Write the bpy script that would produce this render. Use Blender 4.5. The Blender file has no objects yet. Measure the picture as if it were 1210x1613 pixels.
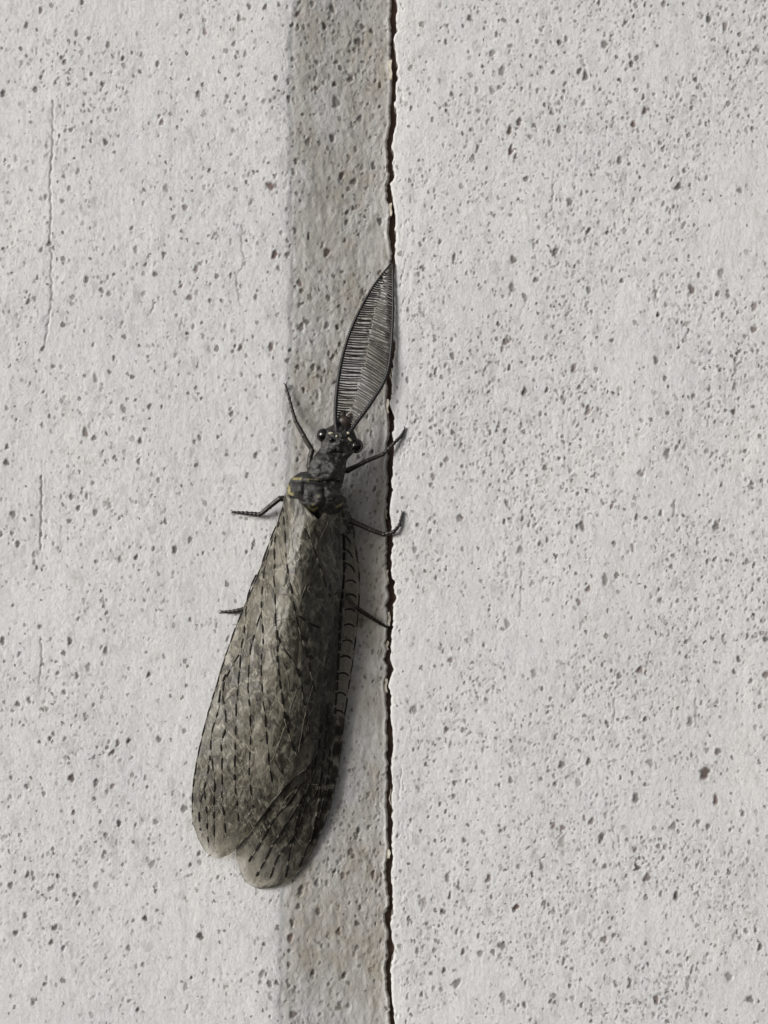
import bpy, math, random
import numpy as np
from mathutils import Vector

random.seed(7)
scene = bpy.context.scene

# ------------------------------------------------------------------ camera
S = 0.062            # millimetres on the wall per photo pixel
D = 200.0            # camera distance from the wall face (mm)
cam_d = bpy.data.cameras.new("camera")
cam = bpy.data.objects.new("camera", cam_d)
scene.collection.objects.link(cam)
cam.location = (0, -D * 0.001, 0)
cam.rotation_euler = (math.radians(90), 0, 0)
cam_d.sensor_fit = 'VERTICAL'
cam_d.angle = 2 * math.atan((1613 * S / 2) / D)
cam_d.clip_start = 0.002
cam_d.clip_end = 50
scene.camera = cam

# ------------------------------------------------------------------ light
SUN_EL, SUN_AZ = 17.0, -51.0       # azimuth from straight-out-of-the-wall (-Y) towards -X
world = bpy.data.worlds.new("World")
scene.world = world
world.use_nodes = True
nt = world.node_tree
sky = nt.nodes.new("ShaderNodeTexSky")
sky.sky_type = 'NISHITA'
sky.sun_disc = False
sky.sun_elevation = math.radians(SUN_EL)
sky.air_density, sky.dust_density, sky.ozone_density = 1.0, 4.0, 1.0
hs = nt.nodes.new("ShaderNodeHueSaturation")
hs.inputs["Saturation"].default_value = 0.38      # overcast: grey light
bg = nt.nodes["Background"]
nt.links.new(sky.outputs[0], hs.inputs["Color"])
nt.links.new(hs.outputs[0], bg.inputs["Color"])
bg.inputs["Strength"].default_value = 0.05
az = math.radians(SUN_AZ); el = math.radians(SUN_EL)
to_sun = Vector((math.sin(az) * math.cos(el), -math.cos(az) * math.cos(el), math.sin(el)))
sky.sun_rotation = math.atan2(to_sun.x, to_sun.y) % (2 * math.pi)
sun_d = bpy.data.lights.new("sun", 'SUN')
sun_d.energy = 1.5
sun_d.angle = math.radians(24)
sun_d.color = (1.0, 0.996, 0.985)
sun = bpy.data.objects.new("sun", sun_d)
scene.collection.objects.link(sun)
sun.rotation_euler = to_sun.to_track_quat('Z', 'Y').to_euler()
sun.location = to_sun * 0.5
vs = scene.view_settings
vs.view_transform = 'Standard'; vs.look = 'None'; vs.gamma = 1.0
vs.exposure = 0.86

# ------------------------------------------------------------------ helpers
def smooth01(t):
    t = np.clip(t, 0, 1)
    return t * t * (3 - 2 * t)

def vnoise(x, z, sx, sz, seed):
    """smooth value noise in -1..1 on arrays"""
    rs = np.random.RandomState(seed)
    tab = rs.rand(256, 256).astype(np.float32) * 2 - 1
    u = x / sx + 37.3; v = z / sz + 91.7
    iu = np.floor(u).astype(int); iv = np.floor(v).astype(int)
    fu = u - iu; fv = v - iv
    fu = fu * fu * (3 - 2 * fu); fv = fv * fv * (3 - 2 * fv)
    a = tab[iu % 256, iv % 256]; b = tab[(iu + 1) % 256, iv % 256]
    c = tab[iu % 256, (iv + 1) % 256]; d = tab[(iu + 1) % 256, (iv + 1) % 256]
    return (a * (1 - fu) + b * fu) * (1 - fv) + (c * (1 - fu) + d * fu) * fv

def X(px): return (np.asarray(px, float) - 605.0) * S
def Z(py): return (806.5 - np.asarray(py, float)) * S

def P(px, py, h):
    """photo position at height h (mm) above the wall face -> mm coordinates"""
    k = (D - h) / D
    return (float(X(px)) * k, -float(h), float(Z(py)) * k)

def poly(pts):
    a = np.array(pts, float)
    return lambda y: np.interp(y, a[:, 0], a[:, 1])

def set_geo(me, V, F, mats=None, mi=None, smooth=True):
    V = np.asarray(V, np.float32) * 0.001
    me.from_pydata([], [], []) if False else None
    F = [tuple(f) for f in F] if not isinstance(F, np.ndarray) else F
    if isinstance(F, np.ndarray):
        n, k = F.shape
        me.vertices.add(len(V)); me.vertices.foreach_set("co", V.ravel())
        me.loops.add(n * k); me.loops.foreach_set("vertex_index", F.astype(np.int32).ravel())
        me.polygons.add(n)
        me.polygons.foreach_set("loop_start", np.arange(0, n * k, k, dtype=np.int32))
        me.polygons.foreach_set("loop_total", np.full(n, k, np.int32))
    else:
        me.from_pydata(V.tolist(), [], F)
    for m in (mats or []): me.materials.append(m)
    if mi is not None: me.polygons.foreach_set("material_index", np.asarray(mi, np.int32))
    me.polygons.foreach_set("use_smooth", np.full(len(me.polygons), smooth))
    me.update(calc_edges=True); me.validate()

def part(name, V, F, mats, parent=None, origin=(0, 0, 0), mi=None, smooth=True):
    me = bpy.data.meshes.new(name)
    V = np.asarray(V, float) - np.asarray(origin, float)
    set_geo(me, V, F, mats if isinstance(mats, list) else [mats], mi, smooth)
    o = bpy.data.objects.new(name, me)
    scene.collection.objects.link(o)
    if parent: o.parent = parent
    return o

def attr(o, name, cols):
    a = o.data.color_attributes.new(name, 'FLOAT_COLOR', 'POINT')
    c = np.ones((len(o.data.vertices), 4), np.float32)
    cols = np.asarray(cols, np.float32)
    c[:, :cols.shape[1]] = cols
    a.data.foreach_set("color", c.ravel())

def grid_faces(nr, nc):
    i = np.arange(nr * nc).reshape(nr, nc)
    return np.stack([i[:-1, :-1].ravel(), i[:-1, 1:].ravel(), i[1:, 1:].ravel(), i[1:, :-1].ravel()], 1)

def resample(pts, step):
    pts = np.array(pts, float)
    d = np.r_[0, np.cumsum(np.linalg.norm(np.diff(pts, axis=0), axis=1))]
    n = max(3, int(d[-1] / step) + 1)
    t = np.linspace(0, d[-1], n)
    # Catmull-like smoothing through cubic hermite
    m = np.gradient(pts, d, axis=0) if len(pts) > 2 else np.tile((pts[1] - pts[0]) / d[-1], (2, 1))
    k = np.clip(np.searchsorted(d, t, side='right') - 1, 0, len(d) - 2)
    hgt = (d[k + 1] - d[k])[:, None]; u = ((t - d[k]) / (d[k + 1] - d[k]))[:, None]
    p = ((2*u**3 - 3*u**2 + 1) * pts[k] + (u**3 - 2*u**2 + u) * hgt * m[k]
         + (-2*u**3 + 3*u**2) * pts[k + 1] + (u**3 - u**2) * hgt * m[k + 1])
    return p

def tube(pts, radii, n=8, cap=True):
    pts = np.array(pts, float); radii = np.broadcast_to(np.asarray(radii, float), (len(pts),))
    tan = np.gradient(pts, axis=0); tan /= np.linalg.norm(tan, axis=1)[:, None] + 1e-12
    up = np.array([0, -1.0, 0.001]); V = []
    for p, t, r in zip(pts, tan, radii):
        a = np.cross(t, up); a /= np.linalg.norm(a) + 1e-12
        b = np.cross(a, t)
        for k in range(n):
            w = 2 * math.pi * k / n
            V.append(p + r * (math.cos(w) * a + math.sin(w) * b))
    F = []
    for i in range(len(pts) - 1):
        for k in range(n):
            F.append((i*n + k, i*n + (k+1) % n, (i+1)*n + (k+1) % n, (i+1)*n + k))
    if cap:
        V.append(pts[0]); V.append(pts[-1]); a = len(V) - 2; e = (len(pts) - 1) * n
        for k in range(n):
            F.append((a, (k+1) % n, k)); F.append((a + 1, e + k, e + (k+1) % n))
    return V, F

class MB:
    def __init__(self): self.V, self.F, self.M = [], [], []
    def add(self, V, F, m=0):
        o = len(self.V)
        self.V += [tuple(v) for v in V]; self.F += [tuple(i + o for i in f) for f in F]; self.M += [m] * len(F)
    def build(self, name, mats, parent, origin=(0, 0, 0)):
        return part(name, self.V, self.F, mats, parent, origin, self.M)

def ellipsoid(c, r, ax=None, nu=24, nv=16):
    """c centre mm, r radii, ax 3x3 axes rows"""
    ax = np.eye(3) if ax is None else np.array(ax, float)
    V, F = [], []
    for i in range(nv + 1):
        th = math.pi * i / nv
        for j in range(nu):
            ph = 2 * math.pi * j / nu
            q = np.array([r[0]*math.sin(th)*math.cos(ph), r[1]*math.sin(th)*math.sin(ph), r[2]*math.cos(th)])
            V.append(np.array(c) + q @ ax)
    for i in range(nv):
        for j in range(nu):
            F.append((i*nu + j, (i+1)*nu + j, (i+1)*nu + (j+1) % nu, i*nu + (j+1) % nu))
    return V, F

# ------------------------------------------------------------------ materials
class Mat:
    def __init__(self, name):
        self.m = bpy.data.materials.new(name); self.m.use_nodes = True
        self.t = self.m.node_tree; self.b = self.t.nodes["Principled BSDF"]
    def n(self, typ, **kw):
        x = self.t.nodes.new(typ)
        for k, v in kw.items(): setattr(x, k, v)
        return x
    def l(self, a, b): self.t.links.new(a, b)
    def coords(self, scale=(1, 1, 1)):
        tc = self.n("ShaderNodeTexCoord"); mp = self.n("ShaderNodeMapping")
        mp.inputs["Scale"].default_value = [1000 * s for s in scale]      # texture units in mm
        self.l(tc.outputs["Object"], mp.inputs["Vector"]); return mp.outputs[0]
    def noise(self, vec, scale, detail=3, rough=0.55):
        x = self.n("ShaderNodeTexNoise"); x.inputs["Scale"].default_value = scale
        x.inputs["Detail"].default_value = detail; x.inputs["Roughness"].default_value = rough
        self.l(vec, x.inputs["Vector"]); return x.outputs["Fac"]
    def ramp(self, fac, stops):
        x = self.n("ShaderNodeValToRGB"); e = x.color_ramp.elements
        while len(e) > 1: e.remove(e[0])
        for i, (p, c) in enumerate(stops):
            if i == 0: s = e[0]; s.position = p
            else: s = e.new(p)
            s.color = (*c, 1) if len(c) == 3 else c
        self.l(fac, x.inputs[0]); return x.outputs[0]
    def mix(self, fac, a, b, mode='MIX'):
        x = self.n("ShaderNodeMix", data_type='RGBA', blend_type=mode)
        for sock, v in ((x.inputs[0], fac), (x.inputs[6], a), (x.inputs[7], b)):
            if isinstance(v, (int, float)): sock.default_value = v
            elif isinstance(v, tuple): sock.default_value = (*v, 1)
            else: self.l(v, sock)
        return x.outputs[2]
    def math(self, op, a, b=0.0, clamp=False):
        x = self.n("ShaderNodeMath", operation=op, use_clamp=clamp)
        for s, v in zip(x.inputs, (a, b)):
            if isinstance(v, (int, float)): s.default_value = v
            else: self.l(v, s)
        return x.outputs[0]
    def bump(self, h, dist_mm, strength=1.0, prev=None):
        x = self.n("ShaderNodeBump"); x.inputs["Distance"].default_value = dist_mm * 0.001
        x.inputs["Strength"].default_value = strength
        self.l(h, x.inputs["Height"])
        if prev is not None: self.l(prev, x.inputs["Normal"])
        return x.outputs[0]
    def attr(self, name):
        x = self.n("ShaderNodeAttribute", attribute_name=name); sp = self.n("ShaderNodeSeparateColor")
        self.l(x.outputs["Color"], sp.inputs[0]); return sp.outputs

def simple_mat(name, c1, c2, scale, rough, spec=0.5, bump=0.02):
    M = Mat(name); v = M.coords(); f = M.noise(v, scale, 4)
    M.l(M.ramp(f, [(0.35, c1), (0.65, c2)]), M.b.inputs["Base Color"])
    M.b.inputs["Roughness"].default_value = rough; M.b.inputs["Specular IOR Level"].default_value = spec
    M.l(M.bump(M.noise(v, scale * 3, 3), bump), M.b.inputs["Normal"])
    return M.m

def paint_material():
    """weathered white paint on rough-sawn board; attribute 'wear': R pits, G grime, B reddish pit"""
    M = Mat("weathered_white_paint"); v = M.coords()
    w = M.attr("wear")
    big = M.noise(v, 0.09, 3); mid = M.noise(M.coords((1, 1, 0.75)), 0.8, 4, 0.6); fine = M.noise(M.coords((1, 1, 0.8)), 3.2, 4, 0.7)
    base = M.ramp(big, [(0.3, (0.618, 0.62, 0.63)), (0.7, (0.664, 0.664, 0.664))])
    base = M.mix(M.ramp(mid, [(0.48, (0, 0, 0)), (0.72, (0.55,) * 3)]), base, (0.50, 0.496, 0.494))
    base = M.mix(M.ramp(fine, [(0.52, (0, 0, 0)), (0.68, (0.5,) * 3)]), base, (0.42, 0.405, 0.395))
    base = M.mix(M.ramp(fine, [(0.28, (0.6,) * 3), (0.44, (0, 0, 0))]), base, (0.75, 0.745, 0.75))
    # small crisp specks of dirt in the finest pores
    wn = M.n("ShaderNodeTexNoise"); wn.inputs["Scale"].default_value = 2.2; wn.inputs["Detail"].default_value = 3; M.l(v, wn.inputs["Vector"])
    speck = None
    for sc_, thr, rad, seed in ((1.0, .62, .20, 0.0), (1.9, .62, .26, 31.0)):
        vm = M.n("ShaderNodeVectorMath", operation='MULTIPLY_ADD'); vm.inputs[1].default_value = (.55, .55, .55)
        ad = M.n("ShaderNodeVectorMath", operation='ADD'); ad.inputs[1].default_value = (seed, seed * 1.7, seed * .3)
        M.l(M.coords((1, 1, .8)), ad.inputs[0]); M.l(wn.outputs["Color"], vm.inputs[0]); M.l(ad.outputs[0], vm.inputs[2])
        fl = M.n("ShaderNodeVectorMath", operation='MULTIPLY'); fl.inputs[1].default_value = (1, 0, 1); M.l(vm.outputs[0], fl.inputs[0])
        vo = M.n("ShaderNodeTexVoronoi", voronoi_dimensions='3D'); vo.inputs["Scale"].default_value = sc_; M.l(fl.outputs[0], vo.inputs["Vector"])
        sp = M.n("ShaderNodeSeparateColor"); M.l(vo.outputs["Color"], sp.inputs[0])
        on = M.ramp(sp.outputs[0], [(thr - .03, (0, 0, 0)), (thr, (.35,) * 3), (1, (1.0,) * 3)])
        size = M.math('MULTIPLY', sp.outputs[1], rad); size = M.math('ADD', size, .06)
        d = M.math('SUBTRACT', size, vo.outputs["Distance"]); d = M.math('MULTIPLY', d, 11.0, True)
        k = M.math('MULTIPLY', d, on)
        speck = k if speck is None else M.math('MAXIMUM', speck, k)
    base = M.mix(M.math('MULTIPLY', speck, .85), base, (0.135, 0.118, 0.105))
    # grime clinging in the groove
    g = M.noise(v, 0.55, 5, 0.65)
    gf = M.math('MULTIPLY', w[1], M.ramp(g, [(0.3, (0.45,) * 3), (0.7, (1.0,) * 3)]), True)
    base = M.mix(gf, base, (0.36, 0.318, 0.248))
    pit = M.mix(w[2], (0.08, 0.07, 0.062), (0.105, 0.05, 0.04))
    base = M.mix(w[0], base, pit)
    M.l(base, M.b.inputs["Base Color"])
    M.b.inputs["Roughness"].default_value = 0.72; M.b.inputs["Specular IOR Level"].default_value = 0.25
    b1 = M.bump(M.noise(M.coords((1, 1, 0.5)), 2.2, 4, 0.6), 0.04)
    b2 = M.bump(M.noise(v, 4.5, 4, .65), 0.055, 1.0, b1)
    M.l(M.bump(M.math('SUBTRACT', 1.0, speck), 0.05, 1.0, b2), M.b.inputs["Normal"])
    return M.m

MAT_PAINT = paint_material()
MAT_GAP = simple_mat("dark_wood_in_gap", (0.09, 0.058, 0.046), (0.16, 0.105, 0.085), 1.2, 0.9)
MAT_FLAKE = simple_mat("paint_flake", (0.30, 0.27, 0.22), (0.48, 0.45, 0.39), 1.5, 0.6)

# ------------------------------------------------------------------ wall
crack_c = poly([(-700, 620), (0, 620.6), (50, 621), (75, 618), (90, 618), (105, 622.5), (130, 622), (160, 619.4), (175, 620.6), (200, 617), (225, 614.4),
    (250, 615), (275, 617), (290, 612.7), (310, 615.7), (330, 620), (360, 618), (400, 619), (424, 616), (446, 617), (484, 617), (521, 614.5),
    (549, 619), (577, 616), (595, 611.6), (608, 616), (636, 611.6), (660, 617), (698, 615), (723, 616), (759, 615.4), (772, 616), (803, 610.5),
    (824, 611.5), (858, 615.4), (880, 613), (903, 612.5), (908, 612), (918, 617.5), (948, 617), (955, 614), (975, 615), (990, 614), (1007, 613.7), (1017, 610.5),
    (1027, 614.4), (1041, 610.7), (1055, 615), (1079, 609.5), (1107, 612.5), (1124, 612), (1149, 614), (1198, 613.7), (1250, 614), (1293, 614.4),
    (1330, 615.7), (1380, 611.5), (1390, 613.5), (1440, 616), (1455, 612), (1490, 615.5), (1530, 612.5), (1560, 613), (1590, 616), (1613, 617.5), (2400, 612)])
crest_c = poly([(-700, 470), (0, 463), (60, 453), (100, 457), (150, 452), (200, 455), (300, 455), (400, 456), (500, 455), (600, 450), (760, 452),
                (1000, 448), (1200, 444), (1400, 441), (1500, 438), (1613, 439), (2400, 430)])
DEPTH = 3.1
def floor_h(px, py):
    """height of the wall surface (mm, + towards the viewer)"""
    c = crest_c(py); k = crack_c(py)
    if px >= k: return 0.0
    return -DEPTH * max(0.0, (px - c) / (k - c))

BIG = [  # visible pits: photo x, y, size px, strength, red
(42,40,9,.8,0),(121,53,9,.7,0),(171,71,9,.7,0),(194,92,7,.9,0),(286,25,7,.8,0),(323,50,10,.7,1),(393,10,8,.8,0),(418,12,8,.8,.5),(5,147,10,.9,0),
(56,141,10,.8,0),(88,130,7,.7,0),(167,224,9,.9,0),(313,149,9,.7,0),(262,297,10,.6,0),(426,293,12,.9,.9),(433,401,12,.95,.8),(99,317,9,.7,0),(78,384,9,.8,0),
(292,327,9,.7,0),(245,432,9,.8,0),(309,424,10,.7,.8),(299,469,11,.7,.6),(214,393,9,.6,0),(137,440,9,.8,0),(258,401,8,.8,0),(435,123,9,.8,0),(74,230,8,.6,0),
(172,463,9,.7,0),(174,173,9,.6,0),(387,85,10,.5,0),(427,546,13,.8,.9),(135,682,12,.8,.5),(149,690,9,.8,0),(236,640,8,.9,0),(221,695,9,.9,0),(11,729,11,.9,0),
(21,810,12,.8,0),(151,807,10,.7,0),(110,821,9,.8,0),(276,866,11,.9,0),(300,850,9,.8,0),(173,796,11,.6,0),(365,652,9,.8,0),(403,717,8,.9,0),(379,548,8,.9,.4),
(403,468,8,.8,0),(193,641,9,.6,0),(151,597,11,.6,0),(173,586,8,.8,0),(54,874,9,.6,0),(68,549,7,.9,.5),(111,1010,10,.9,0),(4,1010,10,.9,0),(167,1025,10,.8,0),
(113,1226,12,1,.3),(152,1233,11,.8,0),(203,1167,9,1,0),(186,1171,10,.8,.6),(178,1185,9,.9,0),(291,1274,12,.8,0),(246,1295,11,.7,0),(188,1297,9,1,0),
(240,1361,13,.6,0),(316,1475,11,1,0),(229,1447,10,1,0),(40,1443,10,.8,0),(25,1470,9,.9,0),(81,1485,9,.9,0),(17,1395,11,.8,0),(118,1410,9,.8,0),(152,1395,11,.6,0),
(53,1578,10,.7,0),(251,1165,9,.8,0),(235,1063,8,.9,0),(203,1494,10,.7,0),(293,1555,12,.5,0),(139,1052,10,.6,0),(46,1103,9,.8,0),(167,1316,10,.7,0),
(291,1152,9,.7,0),(87,1462,9,.9,0),(217,1591,7,1,0),(79,1163,7,1,0),
(740,29,9,.9,0),(882,67,10,.9,0),(953,70,12,.8,0),(1117,30,11,.9,0),(1143,41,11,.7,.6),(791,112,12,.7,0),(776,143,10,.6,0),(913,112,9,.9,0),(923,120,11,.9,0),
(995,101,9,.9,0),(1096,125,9,.9,0),(818,192,11,.9,.4),(803,206,11,.95,.5),(805,239,10,1,.5),(881,204,11,.8,.2),(998,196,11,.9,.8),(1069,294,11,.9,0),
(1166,300,11,.7,0),(898,318,12,.8,0),(1136,430,13,.6,0),(1090,456,14,.9,.3),(1189,483,13,.7,.7),(810,409,12,.8,.3),(875,396,12,.8,0),(807,453,12,.7,0),
(976,253,10,.8,0),(829,282,10,.8,0),(1193,78,11,.7,0),(776,84,11,.7,.4),(1046,6,10,.7,.4),(928,363,8,.9,0),(845,441,10,.8,.5),(928,457,9,.7,0),(1016,175,9,.9,.4),
(798,538,11,.8,.4),(713,561,10,.8,.5),(827,616,10,.9,0),(1034,568,12,.8,0),(904,580,10,.8,.5),(725,817,13,.6,.5),(954,914,13,.7,0),(820,866,12,.6,.2),(917,829,12,.8,.4),
(1051,715,13,.7,0),(1010,746,12,.6,.7),(1188,519,11,.8,.7),(1156,649,9,.9,0),(927,648,12,.7,.7),(704,724,9,.7,.3),(927,928,9,.8,.8),(1008,1056,13,.8,.9),(976,1065,10,.8,0),
(842,1061,13,.5,0),(1129,829,12,.8,.2),(912,948,10,.7,.5),(1207,1007,11,.9,0),(1207,1063,11,.8,.7),(800,983,12,.6,.2),(710,1040,11,.7,.6),(1093,624,9,.7,.6),(859,737,9,.8,0),
(683,751,10,.7,.7),(654,866,10,.6,0),(652,1118,13,.7,0),(1111,1218,18,1,.35),(1128,1261,12,.9,.8),(1002,1258,14,.8,0),(886,1205,13,.8,0),(912,1233,13,.5,0),(932,1294,11,.8,.5),
(948,1319,14,.8,0),(886,1327,14,.45,0),(872,1301,10,.7,.7),(887,1304,11,.7,.8),(1005,1367,9,1,0),(1020,1383,13,.8,.5),(1065,1412,11,.9,0),(1116,1302,10,.8,.4),(814,1429,10,1,.9),
(770,1385,11,.8,.5),(791,1490,14,.8,0),(720,1549,14,.8,0),(793,1570,13,.6,0),(667,1422,14,.5,.7),(952,1480,11,.8,.5),(1034,1575,12,.9,.6),(1198,1492,10,.9,0),(1149,1539,13,.6,0),
(1183,1575,12,.8,0),(704,1149,9,.9,.3),(1017,1133,9,.9,0),(1132,1184,11,.8,.3),(928,1200,10,.8,0),(1061,1302,12,.7,0),(1025,1202,13,.5,0),(732,1324,9,.8,0),(854,1366,9,.7,0),
(705,1383,11,.7,0),(730,1500,9,.9,.4),(700,1529,9,.9,.2),(757,1502,11,.7,0),(1088,1137,12,.7,0),
(564,1313,9,.8,0),(474,1404,12,.8,0),(499,1394,10,.7,0),(540,1384,11,.7,.4),(591,1384,11,.8,.6),(552,1347,10,.7,0),(457,1479,11,.9,.8),(470,1430,9,.8,0),(501,1439,9,.7,.2),
(563,1462,10,.8,0),(533,1474,9,.8,.7),(493,1536,9,.8,.3),(542,1543,10,.8,.4),(462,1600,12,.8,.5),(425,1550,10,.8,0),(413,1534,10,.7,0),(460,1455,9,.8,0),(416,1488,7,.9,0),
(499,95,9,.8,0),(536,102,9,.8,0),(527,128,9,.9,.6),(498,136,8,.9,.3),(530,156,14,.7,.4),(567,180,11,.7,0),(511,37,11,.9,.6),(564,58,11,.8,0),(523,213,11,.8,.3),(485,222,11,.7,.3),
(591,255,12,.8,.4),(538,272,10,.9,.5),(557,281,11,.7,0),(546,331,9,.9,0),(602,342,11,.8,.2),(600,126,8,.9,.4),(552,117,12,.8,.3),(466,253,8,.8,0),(523,9,11,.8,.3),(492,3,9,.7,.3),
(571,33,9,.8,.5),(469,20,9,.9,0),(515,395,12,.9,.5),(472,445,9,.8,.9),(475,457,7,.8,.8),(474,515,13,.8,.3),(483,506,11,.7,.3),(515,511,10,.7,0),(469,578,9,.8,0),(493,578,10,.7,0),
(503,580,8,.7,0),(453,568,8,.7,0),(546,345,9,.8,.2),(486,373,7,.9,0),(543,375,7,.8,.6),(517,467,10,.6,.5),(465,362,9,.7,0),(453,401,9,.8,.2)]
HAIR = [[(84,159),(83,195),(83,230),(81,260),(79,286),(80,315),(81,341),(79,365),(79,385),(82,405),(80,428),(82,455),(81,472),(76,508),(72,535),(69,549)],
        [(66,750),(66,800),(64,866)], [(64,1004),(66,1030),(62,1076)], [(381,355),(380,385),(382,419),(374,430),(372,440),(375,465),(378,482)],
        [(244,472),(238,494)], [(286,500),(284,520)], [(872,290),(871,310),(869,332)], [(1032,450),(1033,468)], [(1064,788),(1062,800),(1063,812)],
        [(821,885),(821,915),(819,970)], [(967,1100),(968,1120),(966,1140)], [(1095,1100),(1096,1145)], [(630,1212),(625,1235),(623,1260)]]

rng = np.random.RandomState(11)
def make_pits():
    L = [(X(a), Z(b), s * S * .5 * .98, st, r, 1) for a, b, s, st, r in BIG]
    def scatter(x0, x1, n_mm2, smin, smax, stmin, stmax, clump):
        n = int((x1 - x0) * 180 * n_mm2)
        x = rng.uniform(x0, x1, n); z = rng.uniform(-90, 90, n)
        keep = rng.rand(n) < (0.5 + clump * vnoise(x, z, 5.0, 6.0, 5) + 0.5 * clump * vnoise(x, z, 1.6, 2.2, 6))
        for a, b in zip(x[keep], z[keep]):
            t = rng.rand() ** 1.8
            L.append((a, b, (smin + (smax - smin) * t), stmin + (stmax - stmin) * rng.rand(), rng.rand() ** 2 * .8 if rng.rand() < .35 else 0, 0))
    scatter(-75, 1, 0.50, .12, .26, .35, .95, .5)
    scatter(-75, 1, 2.4, .07, .18, .12, .6, .5)
    scatter(-75, 80, .45, .28, .62, .07, .22, .6)
    scatter(1, 80, 0.80, .12, .25, .35, .95, .6)
    scatter(1, 80, 4.6, .07, .17, .15, .75, .6)
    scatter(-9.5, .5, 1.2, .10, .27, .2, .7, .5)
    return L
PITS = make_pits()

def wear_fields(xs, zs, side):
    """relief (mm) and wear colour over a rectangular grid"""
    nx, nz = len(xs), len(zs)
    H = np.zeros((nz, nx), np.float32); R = np.zeros_like(H); B = np.zeros_like(H)
    GX, GZ = np.meshgrid(xs, zs)
    H += 0.012 * vnoise(GX, GZ, 0.4, .7, 1) + 0.024 * vnoise(GX, GZ, 1.1, 2.2, 2) + 0.012 * vnoise(GX, GZ, .22, .35, 3) + 0.10 * vnoise(GX, GZ, 7, 14, 4)
    for (a, b, r, st, red, big) in PITS:
        rz = r * rng.uniform(1.05, 1.5); rx = r * rng.uniform(.75, 1.0)
        m = 1.9 * r + .12
        i0, i1 = np.searchsorted(xs, [a - m, a + m]); j0, j1 = np.searchsorted(zs, [b - m, b + m])
        if i1 <= i0 or j1 <= j0: continue
        dx = xs[i0:i1][None, :] - a; dz = zs[j0:j1][:, None] - b
        tl = rng.uniform(-.35, .15); dx = dx + tl * dz * .6
        ang = np.arctan2(dz, dx); ph = rng.uniform(0, 6.28, 3)
        wob = 1 + .16 * np.sin(2 * ang + ph[0]) + .13 * np.sin(3 * ang + ph[1]) + .08 * np.sin(5 * ang + ph[2])
        q = np.sqrt((dx / rx) ** 2 + (dz / rz) ** 2) / wob
        core = 1 - smooth01((q - .55) / .6)
        rim = np.exp(-((q - 1.25) / .22) ** 2)
        H[j0:j1, i0:i1] += (-(.05 + .26 * min(r, .33)) * (st if r < .28 or big else .25 * st) * core + .018 * st * rim)
        v = core * st * (.93 if big else .82)
        R[j0:j1, i0:i1] = np.maximum(R[j0:j1, i0:i1], v)
        B[j0:j1, i0:i1] = np.maximum(B[j0:j1, i0:i1], red * (core > .05))
        if big:
            R[j0:j1, i0:i1] = np.maximum(R[j0:j1, i0:i1], .16 * st * (1 - smooth01((q - 1.0) / .8)))
    for line in HAIR:
        pts = resample([(float(X(a)), float(Z(b))) for a, b in line], .06)
        for a, b in pts:
            a += .05 * math.sin(b * 5.1) + .03 * math.sin(b * 13)
            m = .28
            i0, i1 = np.searchsorted(xs, [a - m, a + m]); j0, j1 = np.searchsorted(zs, [b - m, b + m])
            if i1 <= i0 or j1 <= j0: continue
            d2 = (xs[i0:i1][None, :] - a) ** 2 + (zs[j0:j1][:, None] - b) ** 2
            g = np.exp(-d2 / .075 ** 2) * (.55 + .45 * math.sin(b * 2.3) ** 2)
            R[j0:j1, i0:i1] = np.maximum(R[j0:j1, i0:i1], .8 * g)
            H[j0:j1, i0:i1] = np.minimum(H[j0:j1, i0:i1], H[j0:j1, i0:i1] * (1 - g) - .08 * g)
    return H, R, B

def axis(a, fa, fb, b, fine):
    out = [np.arange(fa, fb, fine)]
    if a < fa: out.insert(0, np.linspace(a, fa, max(2, int((fa - a) / (fine * 3.5))), endpoint=False))
    if b > fb: out.append(np.linspace(fb, b, max(2, int((b - fb) / (fine * 3.5)))))
    return np.concatenate(out)

def edge_wob(z, seed):
    return .13 * vnoise(z, z * 0, .8, 1, seed) + .09 * vnoise(z, z * 0, .28, 1, seed + 1)

wall = bpy.data.objects.new("wall", None); scene.collection.objects.link(wall)
wall["kind"] = "structure"; wall["category"] = "wall"
wall["label"] = "speckled white painted board wall with a grimy bevelled groove and dark vertical crack"

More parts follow.
